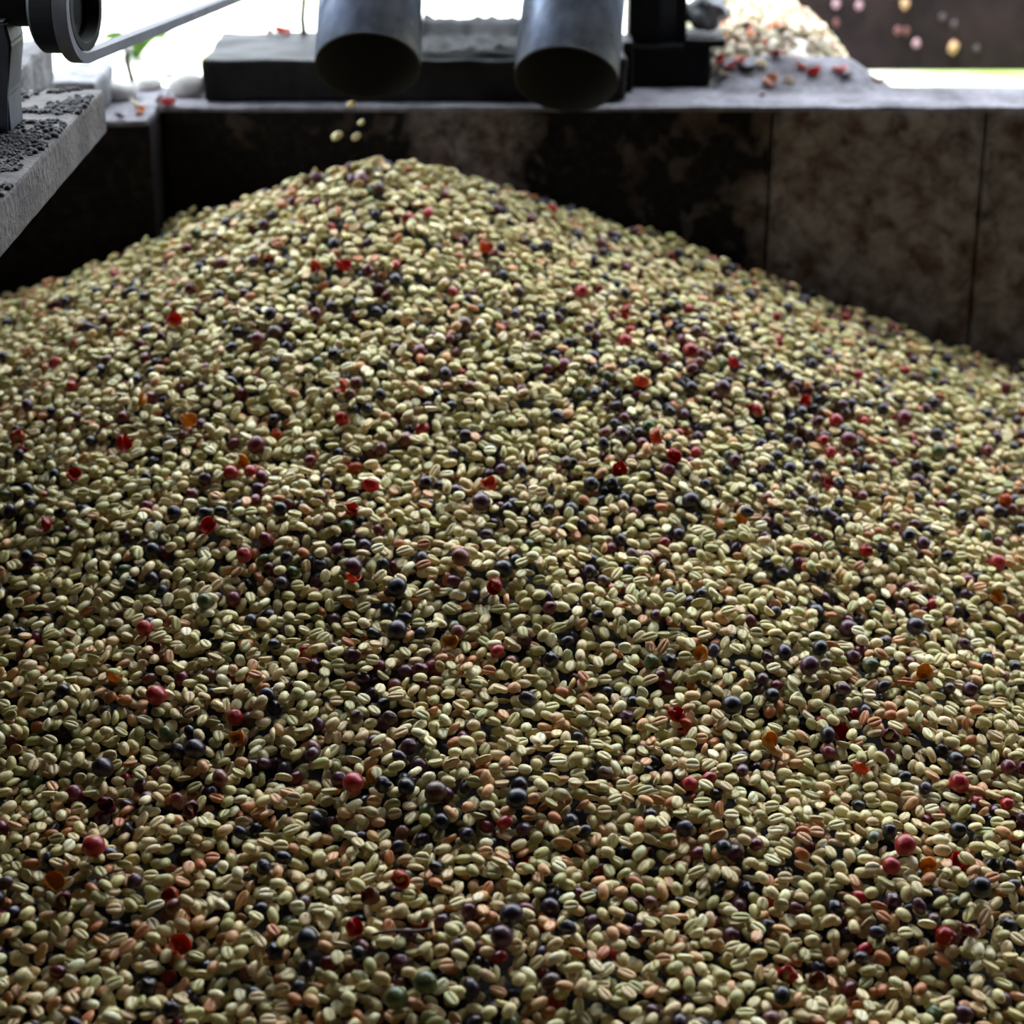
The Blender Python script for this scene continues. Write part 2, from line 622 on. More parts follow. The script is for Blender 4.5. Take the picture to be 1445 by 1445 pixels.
def add_proto(kind, var, R, pose):
    P = SHAPES[kind][var]['dense'] @ R.T
    ij = np.round(P[:, :2] / CELL).astype(int)
    mn = ij.min(0)
    sz = ij.max(0) - mn + 1
    low = np.full(sz, 9.0)
    high = np.full(sz, -9.0)
    np.minimum.at(low, (ij[:, 0] - mn[0], ij[:, 1] - mn[1]), P[:, 2])
    np.maximum.at(high, (ij[:, 0] - mn[0], ij[:, 1] - mn[1]), P[:, 2])
    PROTO[kind].append(dict(var=var, R=R, pose=pose, off=mn, sz=sz, low=low, high=high))


for v in range(8):
    for k in range(16):
        u = k / 16
        yaw = rng.uniform(0, 2 * PI)
        if u < 0.55:
            pose, roll, pit = 'back', rng.normal(0, 0.32), rng.normal(0, 0.20)
        elif u < 0.82:
            pose, roll, pit = 'crease', PI + rng.normal(0, 0.40), rng.normal(0, 0.26)
        else:
            pose, roll, pit = 'edge', rng.choice([-1, 1]) * rng.uniform(1.0, 2.0), rng.normal(0, 0.35)
        add_proto('bean', v, rotm(yaw, pit, roll), pose)
for v in range(7):
    for k in range(7):
        add_proto('cherry', v, rotm(rng.uniform(0, 2 * PI), rng.normal(0, 0.5), rng.uniform(0, 2 * PI)), 'whole')
for v in range(5):
    for k in range(10):
        # mouth tipped up and mostly towards the open front of the heap
        yaw = rng.uniform(0, 2 * PI)
        t = rng.uniform(0.2, 1.6)
        az = -PI / 2 + rng.normal(0, 1.3)
        Rt = Matrix.Rotation(t, 3, Vector((-math.sin(az), math.cos(az), 0)))
        add_proto('husk', v, np.array(Rt) @ rotm(yaw, 0, 0), 'open')

# ------------------------------------------------------------------ the heap: seeds are dropped one by one
XA, YA, ZA = -0.118, -0.125, -0.036
LIFT = 0.012
_w = [(rng.uniform(0, 2 * PI), rng.uniform(0, 2 * PI), f) for f in (9, 14, 21, 33, 48)]


def H(x, y):
    """packed core of the heap: a cone under the left pipe that flattens as it spreads"""
    r = np.sqrt((x - XA) ** 2 + (y - YA) ** 2 + 0.035 ** 2) - 0.035
    rc = np.minimum(r, 1.7)
    z = ZA - (0.45 * rc - 0.12 * rc * rc)
    env = np.clip(r / 0.3, 0.15, 1.0)
    for k, (a, b, f) in enumerate(_w):
        th = 0.7 * k + 0.4
        z = z + env * 0.030 / f ** 0.75 * 0.55 * np.sin(f * (x * math.cos(th) + 1.35 * y * math.sin(th)) + a) * np.sin(0.7 * f * (y * math.cos(th) - x * math.sin(th)) + b)
    # shallow raked steps across the front
    z = z + env * 0.0035 * np.sin(38 * y + 5 * x + 1.2 * np.sin(7 * x)) * np.clip((-y - 0.25) / 0.3, 0, 1)
    return z - LIFT


X0, X1, Y0, Y1 = -0.72, 0.80, -1.19, -0.004
NX, NY = int((X1 - X0) / CELL), int((Y1 - Y0) / CELL)
gx = X0 + (np.arange(NX) + 0.5) * CELL
gy = Y0 + (np.arange(NY) + 0.5) * CELL
GX, GY = np.meshgrid(gx, gy, indexing='ij')
GZ = H(GX, GY)
PX, PY, DEP = project(np.stack([GX, GY, GZ + LIFT], -1))
valid = (GY < -0.011) & ~((GX < XL + 0.006) & (GY < 0) & (GY > -0.074)) & (GX > -0.652)
valid &= (np.abs(GX) < 0.245 * DEP + 0.27)
valid &= (GX > X0 + 0.02) & (GX < X1 - 0.02) & (GY > Y0 + 0.02)
vi = np.argwhere(valid)

# share of cherries over the heap: thicker drifts here and there
share = np.full(GX.shape, 0.074)
for (cx, cy, r, a) in [(930, 480, 150, .26), (1140, 590, 130, .26), (880, 640, 150, .12), (240, 500, 110, .16), (560, 860, 100, .10),
                       (1050, 990, 110, .10), (480, 370, 120, .16), (1330, 1310, 140, .18), (140, 1320, 120, .10), (560, 1120, 90, .16),
                       (1410, 640, 110, .16), (720, 1200, 80, .08), (300, 1060, 90, .12), (700, 800, 90, .08), (1300, 930, 100, .08), (700, 1380, 200, .06)]:
    share += 0.7 * a * np.exp(-((PX - cx) ** 2 + ((PY - cy) * 1.15) ** 2) / (2 * (r * 0.75) ** 2))

hf = np.zeros(GX.shape)
idm = np.full(GX.shape, -1, np.int32)
items = []       # dicts


BEAN_COLS = [(srgb(222, 204, 148), 'pale cream'), (srgb(200, 186, 124), 'greenish cream'), (srgb(176, 168, 108), 'olive green'),
             (srgb(208, 178, 126), 'beige'), (srgb(212, 158, 106), 'peach'), (srgb(184, 112, 62), 'orange-brown'), (srgb(234, 222, 176), 'ivory')]
CH_COLS = [(srgb(24, 19, 32), 'black'), (srgb(44, 24, 44), 'dark purple'), (srgb(74, 26, 46), 'plum purple'), (srgb(104, 24, 38), 'wine red'),
           (srgb(118, 60, 48), 'brownish red'), (srgb(170, 30, 34), 'red'), (srgb(86, 98, 56), 'green'), (srgb(84, 56, 44), 'brown')]
HU_COLS = [(srgb(186, 34, 26), 'red'), (srgb(206, 84, 34), 'orange-red'), (srgb(212, 146, 50), 'amber'), (srgb(112, 30, 40), 'dark red'), (srgb(138, 88, 58), 'brown')]


def jitter(col, s):
    k = 1 + rng.normal(0, s)
    return tuple(max(0.004, min(0.95, c * k * (1 + rng.normal(0, s * 0.4)))) for c in col[:3]) + (1.0,)


def drop(kind, cands, proto=None, col=None, cname=None, mark=None):
    best = None
    P = PROTO[kind]
    for (ix, iy) in cands:
        p = P[proto] if proto is not None else P[int(rng.integers(len(P)))]
        a, b = ix + p['off'][0], iy + p['off'][1]
        if a < 0 or b < 0 or a + p['sz'][0] >= NX or b + p['sz'][1] >= NY:
            continue
        z = (hf[a:a + p['sz'][0], b:b + p['sz'][1]] - p['low']).max()
        s = z + p['high'].max() * 0.35
        if best is None or s < best[0]:
            best = (s, z, p, ix, iy, a, b)
    if best is None:
        return
    s, z, p, ix, iy, a, b = best
    z -= 0.0004
    i = len(items)
    sub = hf[a:a + p['sz'][0], b:b + p['sz'][1]]
    top = p['high'] + z
    mk = top > sub
    sub[mk] = top[mk]
    idm[a:a + p['sz'][0], b:b + p['sz'][1]][mk] = i
    items.append(dict(kind=kind, p=p, ix=ix, iy=iy, z=z, col=col, cname=cname, mark=mark))


def bean_colour(ix, iy):
    low = min(1.0, max(0.0, (PY[ix, iy] - 600) / 700))     # warmer seeds lie towards the front
    w_ = np.array([0.30, 0.27 - 0.12 * low, 0.16 - 0.08 * low, 0.10 + 0.08 * low, 0.045 + 0.07 * low, 0.022 + 0.03 * low, 0.12])
    k = int(rng.choice(7, p=w_ / w_.sum()))
    c, n = BEAN_COLS[k]
    return jitter(c, 0.07), n


def cherry_colour():
    k = int(rng.choice(8, p=[0.24, 0.23, 0.17, 0.13, 0.07, 0.05, 0.05, 0.06]))
    c, n = CH_COLS[k]
    return jitter(c, 0.12), n


N_SEEDS = 39000
start = vi[rng.integers(len(vi), size=N_SEEDS)]
u1, jit = rng.random(N_SEEDS), rng.integers(-16, 17, size=(N_SEEDS, 5, 2))
for i in range(N_SEEDS):
    ix, iy = start[i]
    sh = share[ix, iy]
    kind = 'cherry' if u1[i] < sh else ('husk' if u1[i] > 0.9965 and i > 17500 else 'bean')
    cands = [(ix, iy)]
    for dx, dy in jit[i]:
        a, b = ix + dx, iy + dy
        if 0 <= a < NX and 0 <= b < NY and valid[a, b]:
            cands.append((a, b))
    if kind == 'bean':
        col, cn = bean_colour(ix, iy)
    elif kind == 'cherry':
        col, cn = cherry_colour()
    else:
        col, cn = HU_COLS[int(rng.choice(5, p=[.25, .25, .2, .2, .1]))]
        col = jitter(col, 0.1)
    drop(kind, cands, None, col, cn)

# seeds that roll into the last open gaps
for rnd in range(3):
    gaps = np.argwhere(valid & (hf < 0.0042))
    if not len(gaps):
        break
    for ix, iy in gaps[rng.integers(len(gaps), size=min(2100, len(gaps)))]:
        if hf[ix, iy] < 0.0042:
            col, cn = bean_colour(ix, iy)
            drop('bean', [(ix + dx, iy + dy) for dx, dy in rng.integers(-3, 4, size=(5, 2))], None, col, cn)


def cell_at(px, py):
    o, d = ray(px, py)
    t = np.linspace(1.0, 2.6, 1600)
    P = o[None] + d[None] * t[:, None]
    below = np.argmax(P[:, 2] < H(P[:, 0], P[:, 1]) + LIFT + 0.004)
    p = P[below]
    return int((p[0] - X0) / CELL), int((p[1] - Y0) / CELL)


# fruits and skins that stand out in the photograph: (pixel, kind, shape, colour index)
MARKS = [
    (508, 1325, 'husk', 0, 0, 'bright red open cherry husk left of the thin twig near the front'),
    (955, 1018, 'husk', 3, 0, 'bright red split cherry husk between black cherries right of centre'),
    (704, 842, 'husk', 1, 0, 'red hollow cherry husk in the middle of the heap'),
    (685, 692, 'husk', 2, 1, 'small orange-red husk above the big purple cherry in mid heap'),
    (520, 697, 'husk', 2, 0, 'small red husk on the heap left of a black cherry, centre left'),
    (942, 666, 'husk', 1, 0, 'glossy red husk, larger of the pair right of centre upslope'),
    (915, 645, 'husk', 2, 1, 'orange husk just behind a larger glossy red husk'),
    (862, 676, 'husk', 4, 0, 'red half husk lying left of the glossy red pair'),
    (486, 604, 'husk', 1, 0, 'red husk cluster piece on the upper left middle slope'),
    (240, 490, 'husk', 0, 3, 'dark red husk beside a black cherry on the upper left slope'),
    (266, 476, 'husk', 2, 1, 'orange-red husk topmost of the upper left cluster'),
    (208, 578, 'husk', 4, 2, 'amber cup-shaped husk on the left slope'),
    (270, 597, 'husk', 2, 2, 'amber husk right of the cup-shaped amber one, left slope'),
    (190, 632, 'husk', 2, 0, 'small red husk under a black cherry on the left slope'),
    (340, 661, 'husk', 4, 2, 'amber husk above a pair of shiny red cherries'),
    (110, 678, 'husk', 4, 0, 'red husk low on the left slope beside pale beans'),
    (75, 748, 'husk', 2, 0, 'red crumpled husk near the left edge, mid height'),
    (305, 746, 'husk', 2, 0, 'bright red husk right of a white-green bean, left middle'),
    (34, 626, 'husk', 1, 1, 'orange-red husk at the left edge beside a purple cherry'),
    (1210, 783, 'husk', 3, 0, 'red burst husk left of an upright black cherry, right middle'),
    (1400, 722, 'husk', 1, 1, 'orange-red husk near the right edge'),
    (1298, 970, 'husk', 4, 2, 'amber and red husk on the right side, mid height'),
    (985, 935, 'husk', 4, 2, 'amber shell-shaped husk right of centre'),
    (1079, 1066, 'husk', 1, 2, 'amber husk with reddish top between pale beans, right of centre'),
    (1240, 1044, 'husk', 3, 3, 'dark red empty husk on the right slope'),
    (1206, 1092, 'husk', 4, 1, 'curled orange-red husk strip on the right slope'),
    (345, 1042, 'husk', 4, 2, 'amber curled husk on the left front slope'),
    (166, 962, 'husk', 4, 2, 'small amber husk among pale beans on the left'),
    (630, 916, 'husk', 4, 2, 'amber husk flake beside a pink cherry near the centre'),
    (500, 820, 'husk', 4, 1, 'orange husk flake left of the central black cherry'),
    (1318, 1340, 'husk', 1, 0, 'red husk at the lower right among purple cherries'),
    (1348, 1324, 'husk', 4, 3, 'dark red husk behind a brighter one at lower right'),
    (672, 360, 'husk', 2, 1, 'orange husk high on the heap below the pipes'),
    (487, 381, 'husk', 2, 0, 'red husk high on the heap left of the peak'),
    (454, 390, 'husk', 4, 1, 'orange-red husk high on the left shoulder of the heap'),
    (489, 551, 'husk', 2, 1, 'orange-red husk on the upper left middle slope'),
    (886, 553, 'husk', 2, 1, 'orange husk amid dark cherries on the upper right slope'),
    (1022, 530, 'husk', 4, 0, 'red husk amid dark cherries high on the right slope'),
    (572, 1262, 'husk', 1, 1, 'orange-red husk with beans stuck in it near the front'),
    (524, 1272, 'husk', 1, 4, 'brown hollow husk with a dark mouth near the front'),
    (280, 1170, 'husk', 3, 3, 'dark red husk on the left front slope'),
    (150, 1153, 'husk', 3, 3, 'dark red husk holding a bean, left front'),
    (100, 1280, 'husk', 3, 3, 'dark purple-red husk holding beans, lower left'),
    (262, 1342, 'husk', 2, 1, 'orange-red husk at the lower left beside purple cherry'),
    (1105, 1380, 'husk', 3, 0, 'magenta-red husk at the bottom right'),
    (1150, 1388, 'husk', 1, 4, 'brown empty husk at the bottom right'),
    (500, 1118, 'cherry', 0, 5, 'shiny orange-red whole cherry, left of centre on front slope'),
    (1270, 1216, 'cherry', 0, 5, 'big bright red cherry at the lower right'),
    (1243, 1226, 'cherry', 1, 5, 'red cherry left of the big bright red one, lower right'),
    (1346, 1116, 'cherry', 0, 5, 'pinkish red cherry beside a green one on the right'),
    (230, 992, 'cherry', 0, 5, 'red whole cherry left of a black one, left slope'),
    (205, 903, 'cherry', 1, 5, 'glossy red cherry alone on the left slope'),
    (350, 789, 'cherry', 1, 5, 'red cherry right of a purple pair, left middle'),
    (325, 676, 'cherry', 1, 5, 'shiny red cherry, left of the pair under an amber husk'),
    (352, 681, 'cherry', 3, 5, 'shiny red cherry, right of the pair under an amber husk'),
    (140, 1218, 'cherry', 0, 5, 'crimson cherry at the left front'),
    (650, 897, 'cherry', 2, 4, 'reddish-brown upright cherry near the centre'),
    (314, 1108, 'cherry', 2, 4, 'reddish-brown upright cherry on the left front slope'),
    (678, 725, 'cherry', 0, 2, 'big plum cherry in the middle of the heap'),
    (655, 806, 'cherry', 0, 4, 'big purple-brown cherry below the plum one, mid heap'),
    (1258, 608, 'cherry', 0, 3, 'big wine red cherry on the upper right slope'),
    (1175, 637, 'cherry', 0, 3, 'wine red cherry with dark cap on the upper right slope'),
    (1160, 607, 'cherry', 1, 5, 'red cherry above the dark-capped one, upper right'),
    (810, 424, 'cherry', 1, 5, 'bright red cherry high on the heap under the right pipe'),
    (1003, 568, 'cherry', 0, 2, 'plum cherry amid the dark drift on the right slope'),
    (360, 630, 'cherry', 0, 3, 'wine red cherry on the left middle slope'),
    (698, 928, 'cherry', 3, 5, 'small pink-red cherry right of the reddish-brown upright one'),
    (565, 897, 'cherry', 0, 1, 'glossy dark purple cherry at the centre of the heap'),
    (1030, 1006, 'cherry', 0, 0, 'big black cherry right of the bright red split husk'),
    (1083, 986, 'cherry', 2, 0, 'upright black cherry on the right front slope'),
    (1135, 960, 'cherry', 0, 2, 'big plum-purple cherry beside pale beans on the right'),
    (290, 1062, 'cherry', 0, 1, 'glossy dark purple cherry on the left front slope'),
    (150, 1091, 'cherry', 0, 1, 'dark purple cherry at the left front'),
    (560, 842, 'cherry', 0, 0, 'black cherry above the glossy dark purple one at centre'),
    (595, 684, 'cherry', 1, 1, 'dark purple cherry above the middle of the heap'),
    (250, 736, 'cherry', 1, 0, 'black cherry left of a bright red husk, left middle'),
    (825, 686, 'cherry', 1, 0, 'blue-black cherry right of the heap centre'),
    (1260, 777, 'cherry', 2, 0, 'upright black cherry among pale beans on the right'),
    (1275, 900, 'cherry', 0, 1, 'dark purple cherry on the right side, larger of a trio'),
    (570, 1420, 'cherry', 0, 6, 'olive green cherry at the bottom left of centre'),
    (610, 1398, 'cherry', 0, 6, 'green and purple cherry near the bottom centre'),
    (1362, 1275, 'cherry', 0, 0, 'big black cherry at the lower right'),
    (1100, 1422, 'cherry', 2, 0, 'long black cherry at the bottom right'),
    (435, 1335, 'cherry', 0, 0, 'round black cherry left of the bright red husk near the front'),
    (725, 1140, 'cherry', 0, 0, 'pointed black cherry right of centre on the front slope'),
    (550, 1115, 'cherry', 5, 0, 'shrivelled black cherry right of the orange-red one'),
    (575, 1120, 'cherry', 1, 0, 'small black cherry in the dark cluster, centre front'),
    (622, 1122, 'cherry', 0, 7, 'pale brown round cherry, centre front'),
    (715, 1310, 'cherry', 0, 1, 'purple cherry topmost of the trio right of the twig'),
    (712, 1335, 'cherry', 0, 2, 'plum cherry lowest of the trio right of the twig'),
    (300, 858, 'cherry', 1, 6, 'sea-green round cherry on the left slope'),
]
for (mx, my, kind, var, ci, lab) in MARKS:
    ix, iy = cell_at(mx, my)
    ks = [k for k, p in enumerate(PROTO[kind]) if p['var'] == var]
    k = int(rng.choice(ks))
    col, cn = (CH_COLS if kind == 'cherry' else HU_COLS)[ci]
    if ix < 12 or iy < 12 or ix > NX - 12 or iy > NY - 12:
        continue
    drop(kind, [(ix + dx, iy + dy) for dx in (-2, 0, 2) for dy in (-2, 0, 2)], k, col, cn, lab)

# visible share of each seed, seen from above
cnt = np.bincount(idm[idm >= 0].ravel(), minlength=len(items))
xs = np.array([X0 + (t['ix'] + 0.5) * CELL for t in items])
ys = np.array([Y0 + (t['iy'] + 0.5) * CELL for t in items])
e = 0.004
hx = (H(xs + e, ys) - H(xs - e, ys)) / (2 * e)
hy = (H(xs, ys + e) - H(xs, ys - e)) / (2 * e)
nn = np.stack([-hx, -hy, np.ones_like(hx)], 1)
nn /= np.linalg.norm(nn, axis=1)[:, None]
zs = np.array([t['z'] for t in items])
base = np.stack([xs, ys, H(xs, ys)], 1)
POS = base + nn * zs[:, None] * 0.97
# rotation that carries +z to the slope normal
v = np.stack([-nn[:, 1], nn[:, 0], np.zeros(len(nn))], 1)
K = np.zeros((len(nn), 3, 3))
K[:, 0, 2], K[:, 1, 2], K[:, 2, 0], K[:, 2, 1] = nn[:, 0], nn[:, 1], -nn[:, 0], -nn[:, 1]
AL = np.eye(3)[None] + K + np.einsum('nij,njk->nik', K, K) / (1 + nn[:, 2])[:, None, None]
RW = np.einsum('nij,njk->nik', AL, np.array([t['p']['R'] for t in items]))
QX, QY, QD = project(POS)
inframe = (QX > 3) & (QX < 1442) & (QY > 3) & (QY < 1442)
area = cnt * (F / QD * CELL) ** 2
kinds = np.array([t['kind'] for t in items])
marked = np.array([t['mark'] is not None for t in items])
single = np.zeros(len(items), bool)
single[marked] = True
for kind, lim in (('bean', 300), ('cherry', 300), ('husk', 290)):
    idx = np.where((kinds == kind) & inframe & (cnt > 12) & ~marked)[0]
    # the nearest ones show largest
    score = (F / QD[idx]) ** 2 * np.minimum(1.0, cnt[idx] / (38 if kind == 'bean' else 60))
    take = idx[np.argsort(-score)][:max(0, lim - int((marked & (kinds == kind)).sum()))]
    single[take] = True


# ---- the mass of the heap as two objects nobody could count
def mass(name, sel, lod, mat, label, cat):
    Vs, Ts, Cs, off = [], [], [], 0
    groups = {}
    for i in sel:
        t = items[i]
        groups.setdefault((t['kind'], t['p']['var'], lod if showing[i] else 'least'), []).append(i)
    for (kind, var, lod_), ids in groups.items():
        ids = np.array(ids)
        V, T = SHAPES[kind][var][lod_]
        W = np.einsum('nij,vj->nvi', RW[ids], V) + POS[ids][:, None, :]
        n, nv = len(ids), len(V)
        Vs.append(W.reshape(-1, 3))
        Ts.append((T[None] + (off + np.arange(n) * nv)[:, None, None]).reshape(-1, 3))
        cc = np.array([items[i]['col'] for i in ids])
        Cs.append(np.repeat(cc, nv, axis=0))
        off += n * nv
    me = tri_mesh(name, np.concatenate(Vs), np.concatenate(Ts), np.concatenate(Cs))
    o = link(name, me, mat)
    tag(o, label, cat)
    o['kind'] = 'stuff'
    return o


def tri_mesh(name, V, T, col=None):
    me = bpy.data.meshes.new(name)
    me.vertices.add(len(V))
    me.vertices.foreach_set('co', np.ascontiguousarray(V, np.float32).ravel())
    me.loops.add(len(T) * 3)
    me.loops.foreach_set('vertex_index', np.ascontiguousarray(T, np.int32).ravel())
    me.polygons.add(len(T))
    me.polygons.foreach_set('loop_start', np.arange(0, len(T) * 3, 3, dtype=np.int32))
    me.polygons.foreach_set('use_smooth', np.ones(len(T), bool))
    me.update(calc_edges=True)
    if col is not None:
        a = me.attributes.new('tint', 'FLOAT_COLOR', 'POINT')
        a.data.foreach_set('color', np.ascontiguousarray(col, np.float32).ravel())
    return me


near_view = (QX > -60) & (QX < 1505) & (QY < 1505)
showing = near_view & (cnt > 13)      # mostly buried or out-of-view seeds get a plainer mesh
rest = ~single & (cnt > np.where(near_view, 0, 4))
bm_o = mass('coffee_beans', np.where(rest & (kinds == 'bean'))[0], 'lo', M['bean_attr'],
            'countless pale coffee beans making up the tall heap in the bin', 'coffee beans')
mass('coffee_cherries', np.where(rest & (kinds == 'cherry'))[0], 'lo', M['cherry_attr'],
     'dark purple and red cherries scattered all through the bean heap', 'coffee cherries')
# filler core under the loose top layers, dark to stand for crevice shade
k = 12
cx_, cy_ = np.arange(-0.66, 1.9, 0.012), np.arange(-2.3, -0.004, 0.012)
CX, CY = np.meshgrid(cx_, cy_, indexing='ij')
CZ = H(CX, CY) - 0.001
n0, n1_ = CX.shape
ii = (np.arange(n0 - 1)[:, None] * n1_ + np.arange(n1_ - 1)[None]).ravel()
T = np.concatenate([np.stack([ii, ii + n1_, ii + n1_ + 1], 1), np.stack([ii, ii + n1_ + 1, ii + 1], 1)])
core = link('packed_core', tri_mesh('packed_core', np.stack([CX, CY, CZ], -1).reshape(-1, 3), T), M['core'], bm_o)

# ---- single seeds, fruits and skins
MESH = {}


def unit_mesh(kind, var):
    if (kind, var) not in MESH:
        V, T = SHAPES[kind][var]['hi']
        nm = {'bean': 'coffee_bean', 'cherry': 'coffee_cherry', 'husk': 'cherry_husk'}[kind]
        me = tri_mesh(nm, V, T)
        me.materials.append(M[kind + '_obj'])
        MESH[(kind, var)] = me
    return MESH[(kind, var)]


def col_zone(x):
    return ['far left', 'left', 'left middle', 'right middle', 'right', 'far right'][min(5, int(x / 241))]


def row_zone(kind, y):
    if kind == 'bean':
        return 'bottom edge' if y > 1405 else 'front rows'
    if y > 1300:
        return 'in the front'
    if y > 1150:
        return 'on the front slope'
    if y > 900:
        return 'on the middle slope'
    if y > 600:
        return 'on the upper slope'
    return 'near the top'


DARK = np.where((kinds != 'bean') & (cnt > 12))[0]
used = {}
todo = []
for i in np.where(single)[0]:
    t = items[i]
    kind = t['kind']
    if t['mark']:
        lab = t['mark']
    else:
        x, y = QX[i], QY[i]
        noun = {'bean': 'coffee bean', 'cherry': 'coffee cherry', 'husk': 'open cherry husk'}[kind]
        if kind == 'bean':
            pose = {'back': 'back up', 'crease': 'crease up', 'edge': 'on edge'}[t['p']['pose']]
            head = f"{t['cname']} {noun}, {pose}, {row_zone(kind, y)} {col_zone(x)}"
        else:
            size = ''
            if kind == 'cherry':
                size = 'big ' if t['p']['var'] == 0 else ('small ' if t['p']['var'] in (3, 6) else '')
                size += 'shrivelled ' if t['p']['var'] in (4, 5) else ''
            head = f"{size}{t['cname']} {noun} {row_zone(kind, y)}, {col_zone(x)}"
        lab = head
        todo.append((i, head))
    t['label'] = lab
heads = {}
for i, h in todo:
    heads.setdefault(h, []).append(i)
for h, ids in heads.items():
    if len(ids) == 1:
        continue
    # told apart by the nearest dark fruit, else by order from the left
    sub = {}
    for i in ids:
        d = np.hypot(QX[DARK] - QX[i], QY[DARK] - QY[i])
        d[DARK == i] = 1e9
        j = DARK[int(np.argmin(d))]
        dx, dy = QX[j] - QX[i], QY[j] - QY[i]
        side = ('left of' if dx > 0 else 'right of') if abs(dx) > abs(dy) else ('behind' if dy > 0 else 'before')
        w_ = 'cherry' if items[j]['kind'] == 'cherry' else 'husk'
        s = f"{h}, {side} {items[j]['cname']} {w_}"
        if items[i]['kind'] != 'bean':
            s = f"{h}"
        sub.setdefault(s, []).append(i)
    for s, js in sub.items():
        if len(js) == 1:
            items[js[0]]['label'] = s
            continue
        js.sort(key=lambda q: QX[q])
        if len(js) <= 9:
            cn_ = ['', 'one', 'two', 'three', 'four', 'five', 'six', 'seven', 'eight', 'nine'][len(js)]
            od = ['leftmost', 'second', 'third', 'fourth', 'fifth', 'sixth', 'seventh', 'eighth', 'ninth'][:len(js)]
            od[-1] = 'rightmost'
            for q, w_ in zip(js, od):
                items[q]['label'] = (h if len(s.split()) > 13 and len(sub) == 1 else s) + (f', {w_} of {cn_}' if items[q]['kind'] != 'bean' else f', {w_}')
        else:
            for q in js:
                items[q]['label'] = s
GROUP = {'bean': 'coffee beans lying loose along the front of the heap', 'cherry': 'whole coffee cherries lying among the beans', 'husk': 'burst cherry husks lying among the beans'}
CAT = {'bean': 'coffee bean', 'cherry': 'coffee cherry', 'husk': 'cherry husk'}
for i in np.where(single)[0]:
    t = items[i]
    kind = t['kind']
    me = unit_mesh(kind, t['p']['var'])
    o = bpy.data.objects.new(me.name, me)
    C.objects.link(o)
    m4 = np.eye(4)
    m4[:3, :3] = RW[i]
    m4[:3, 3] = POS[i]
    o.matrix_world = Matrix(m4.tolist())
    o.color = t['col']
    lab = t['label']
    tag(o, lab, CAT[kind], GROUP[kind])
    if kind == 'husk' and (t['p']['var'] in (1, 3)) and i % 2 == 0:
        b = bpy.data.objects.new('inner_bean', unit_mesh('bean', i % 3))
        C.objects.link(b)
        b.parent = o
        b.location = (0, 0, -0.001)
        b.rotation_euler = (0.3, 0.2, i * 0.7)
        b.scale = (0.8, 0.9, 0.9)
        b.color = BEAN_COLS[1][0]

# four beans falling from the left pipe
for i, (fx, fy, sc_, lab) in enumerate([(475, 191, 1.15, 'falling pale bean, lowest left, in front of the dark wall'),
                                        (503, 193, 1.0, 'falling pale bean, lowest right, in front of the dark wall'),
                                        (510, 173, 0.9, 'falling pale bean, middle one below the left pipe'),
                                        (496, 147, 0.85, 'falling pale bean just under the mouth of the left pipe')]):
    o = bpy.data.objects.new('coffee_bean', unit_mesh('bean', i))
    C.objects.link(o)
    o.location = on_y(fx, fy, -0.09)
    o.rotation_euler = (0.6 + i, -0.5 + 0.3 * i, 0.9 * i)
    o.scale = (sc_,) * 3
    o.color = BEAN_COLS[0][0]
    tag(o, lab, 'coffee bean', 'beans falling from the left pipe')

# ------------------------------------------------------------------ two steel spouts
ALPHA = math.radians(42)


def spout(px_c, py_c, rpx, lean, y, label):
    c = on_y(px_c, py_c, y)
    dep = project(np.array(c))[2]
    R = rpx / F * float(dep)
    ax = Vector((lean, math.cos(ALPHA), math.sin(ALPHA))).normalized()    # up and away
    root = empty('steel_pipe', c)
    o = from_bm('pipe_wall', tube_bm((0, 0, 0), ax * 0.75, R, None, 56, True, 0.0008, 1), M['steel'], root, True)
    o = from_bm('pipe_bore', lathe_bm([(-0.0004, R + 0.0001), (0.0006, R + 0.0001), (0.0006, R - 0.0009), (0.70, R - 0.0009), (0.70, R - 0.0018), (-0.0004, R - 0.0018)], (0, 0, 0), ax, 56), M['bore'], root, True)  # bore and rim carry the mouth's shade as black colour
    o['label'] = 'inside of the pipe with its shade painted black'
    tag(root, label, 'pipe', 'steel pipes over the wall')
    return root


spout(519, 93, 75, 0.0, -0.085, 'left one of two galvanised steel pipes, ending above the heap peak')
spout(799, 112, 74, 0.09, -0.085, 'right one of two galvanised steel pipes, leaning slightly left')

# ------------------------------------------------------------------ things on the ledge
a = on_y(287, 145, 0.022)
b = on_y(884, 145, 0.022)
tag(from_bm('timber_plank', box_bm((a.x, 0.022, 0.001), (b.x, 0.185, 0.041), 0.004, 40, 0.003, 24, 2), M['beam']),
    'thick dark plank lying on the wall behind the two pipes', 'plank')
# black sheet bunched on the plank between the pipes
bm = bmesh.new()
p0, p1 = on_y(590, 60, 0.06), on_y(735, 60, 0.06)
g = [[bm.verts.new((p0.x + (p1.x - p0.x) * i / 24, 0.035 + 0.15 * j / 10, 0.0435 + 0.010 * abs(hnoise((i * 0.3, j * 0.5, 0), 1.0, 4)) + (0.008 if j > 6 else 0.0) + 0.002)) for j in range(11)] for i in range(25)]
for i in range(24):
    for j in range(10):
        bm.faces.new((g[i][j], g[i + 1][j], g[i + 1][j + 1], g[i][j + 1]))
r = bmesh.ops.solidify(bm, geom=list(bm.faces), thickness=0.0015)
tag(from_bm('plastic_sheet', bm, M['black_plastic'], None, True), 'black crumpled plastic sheet on the plank between the pipes', 'plastic sheet')
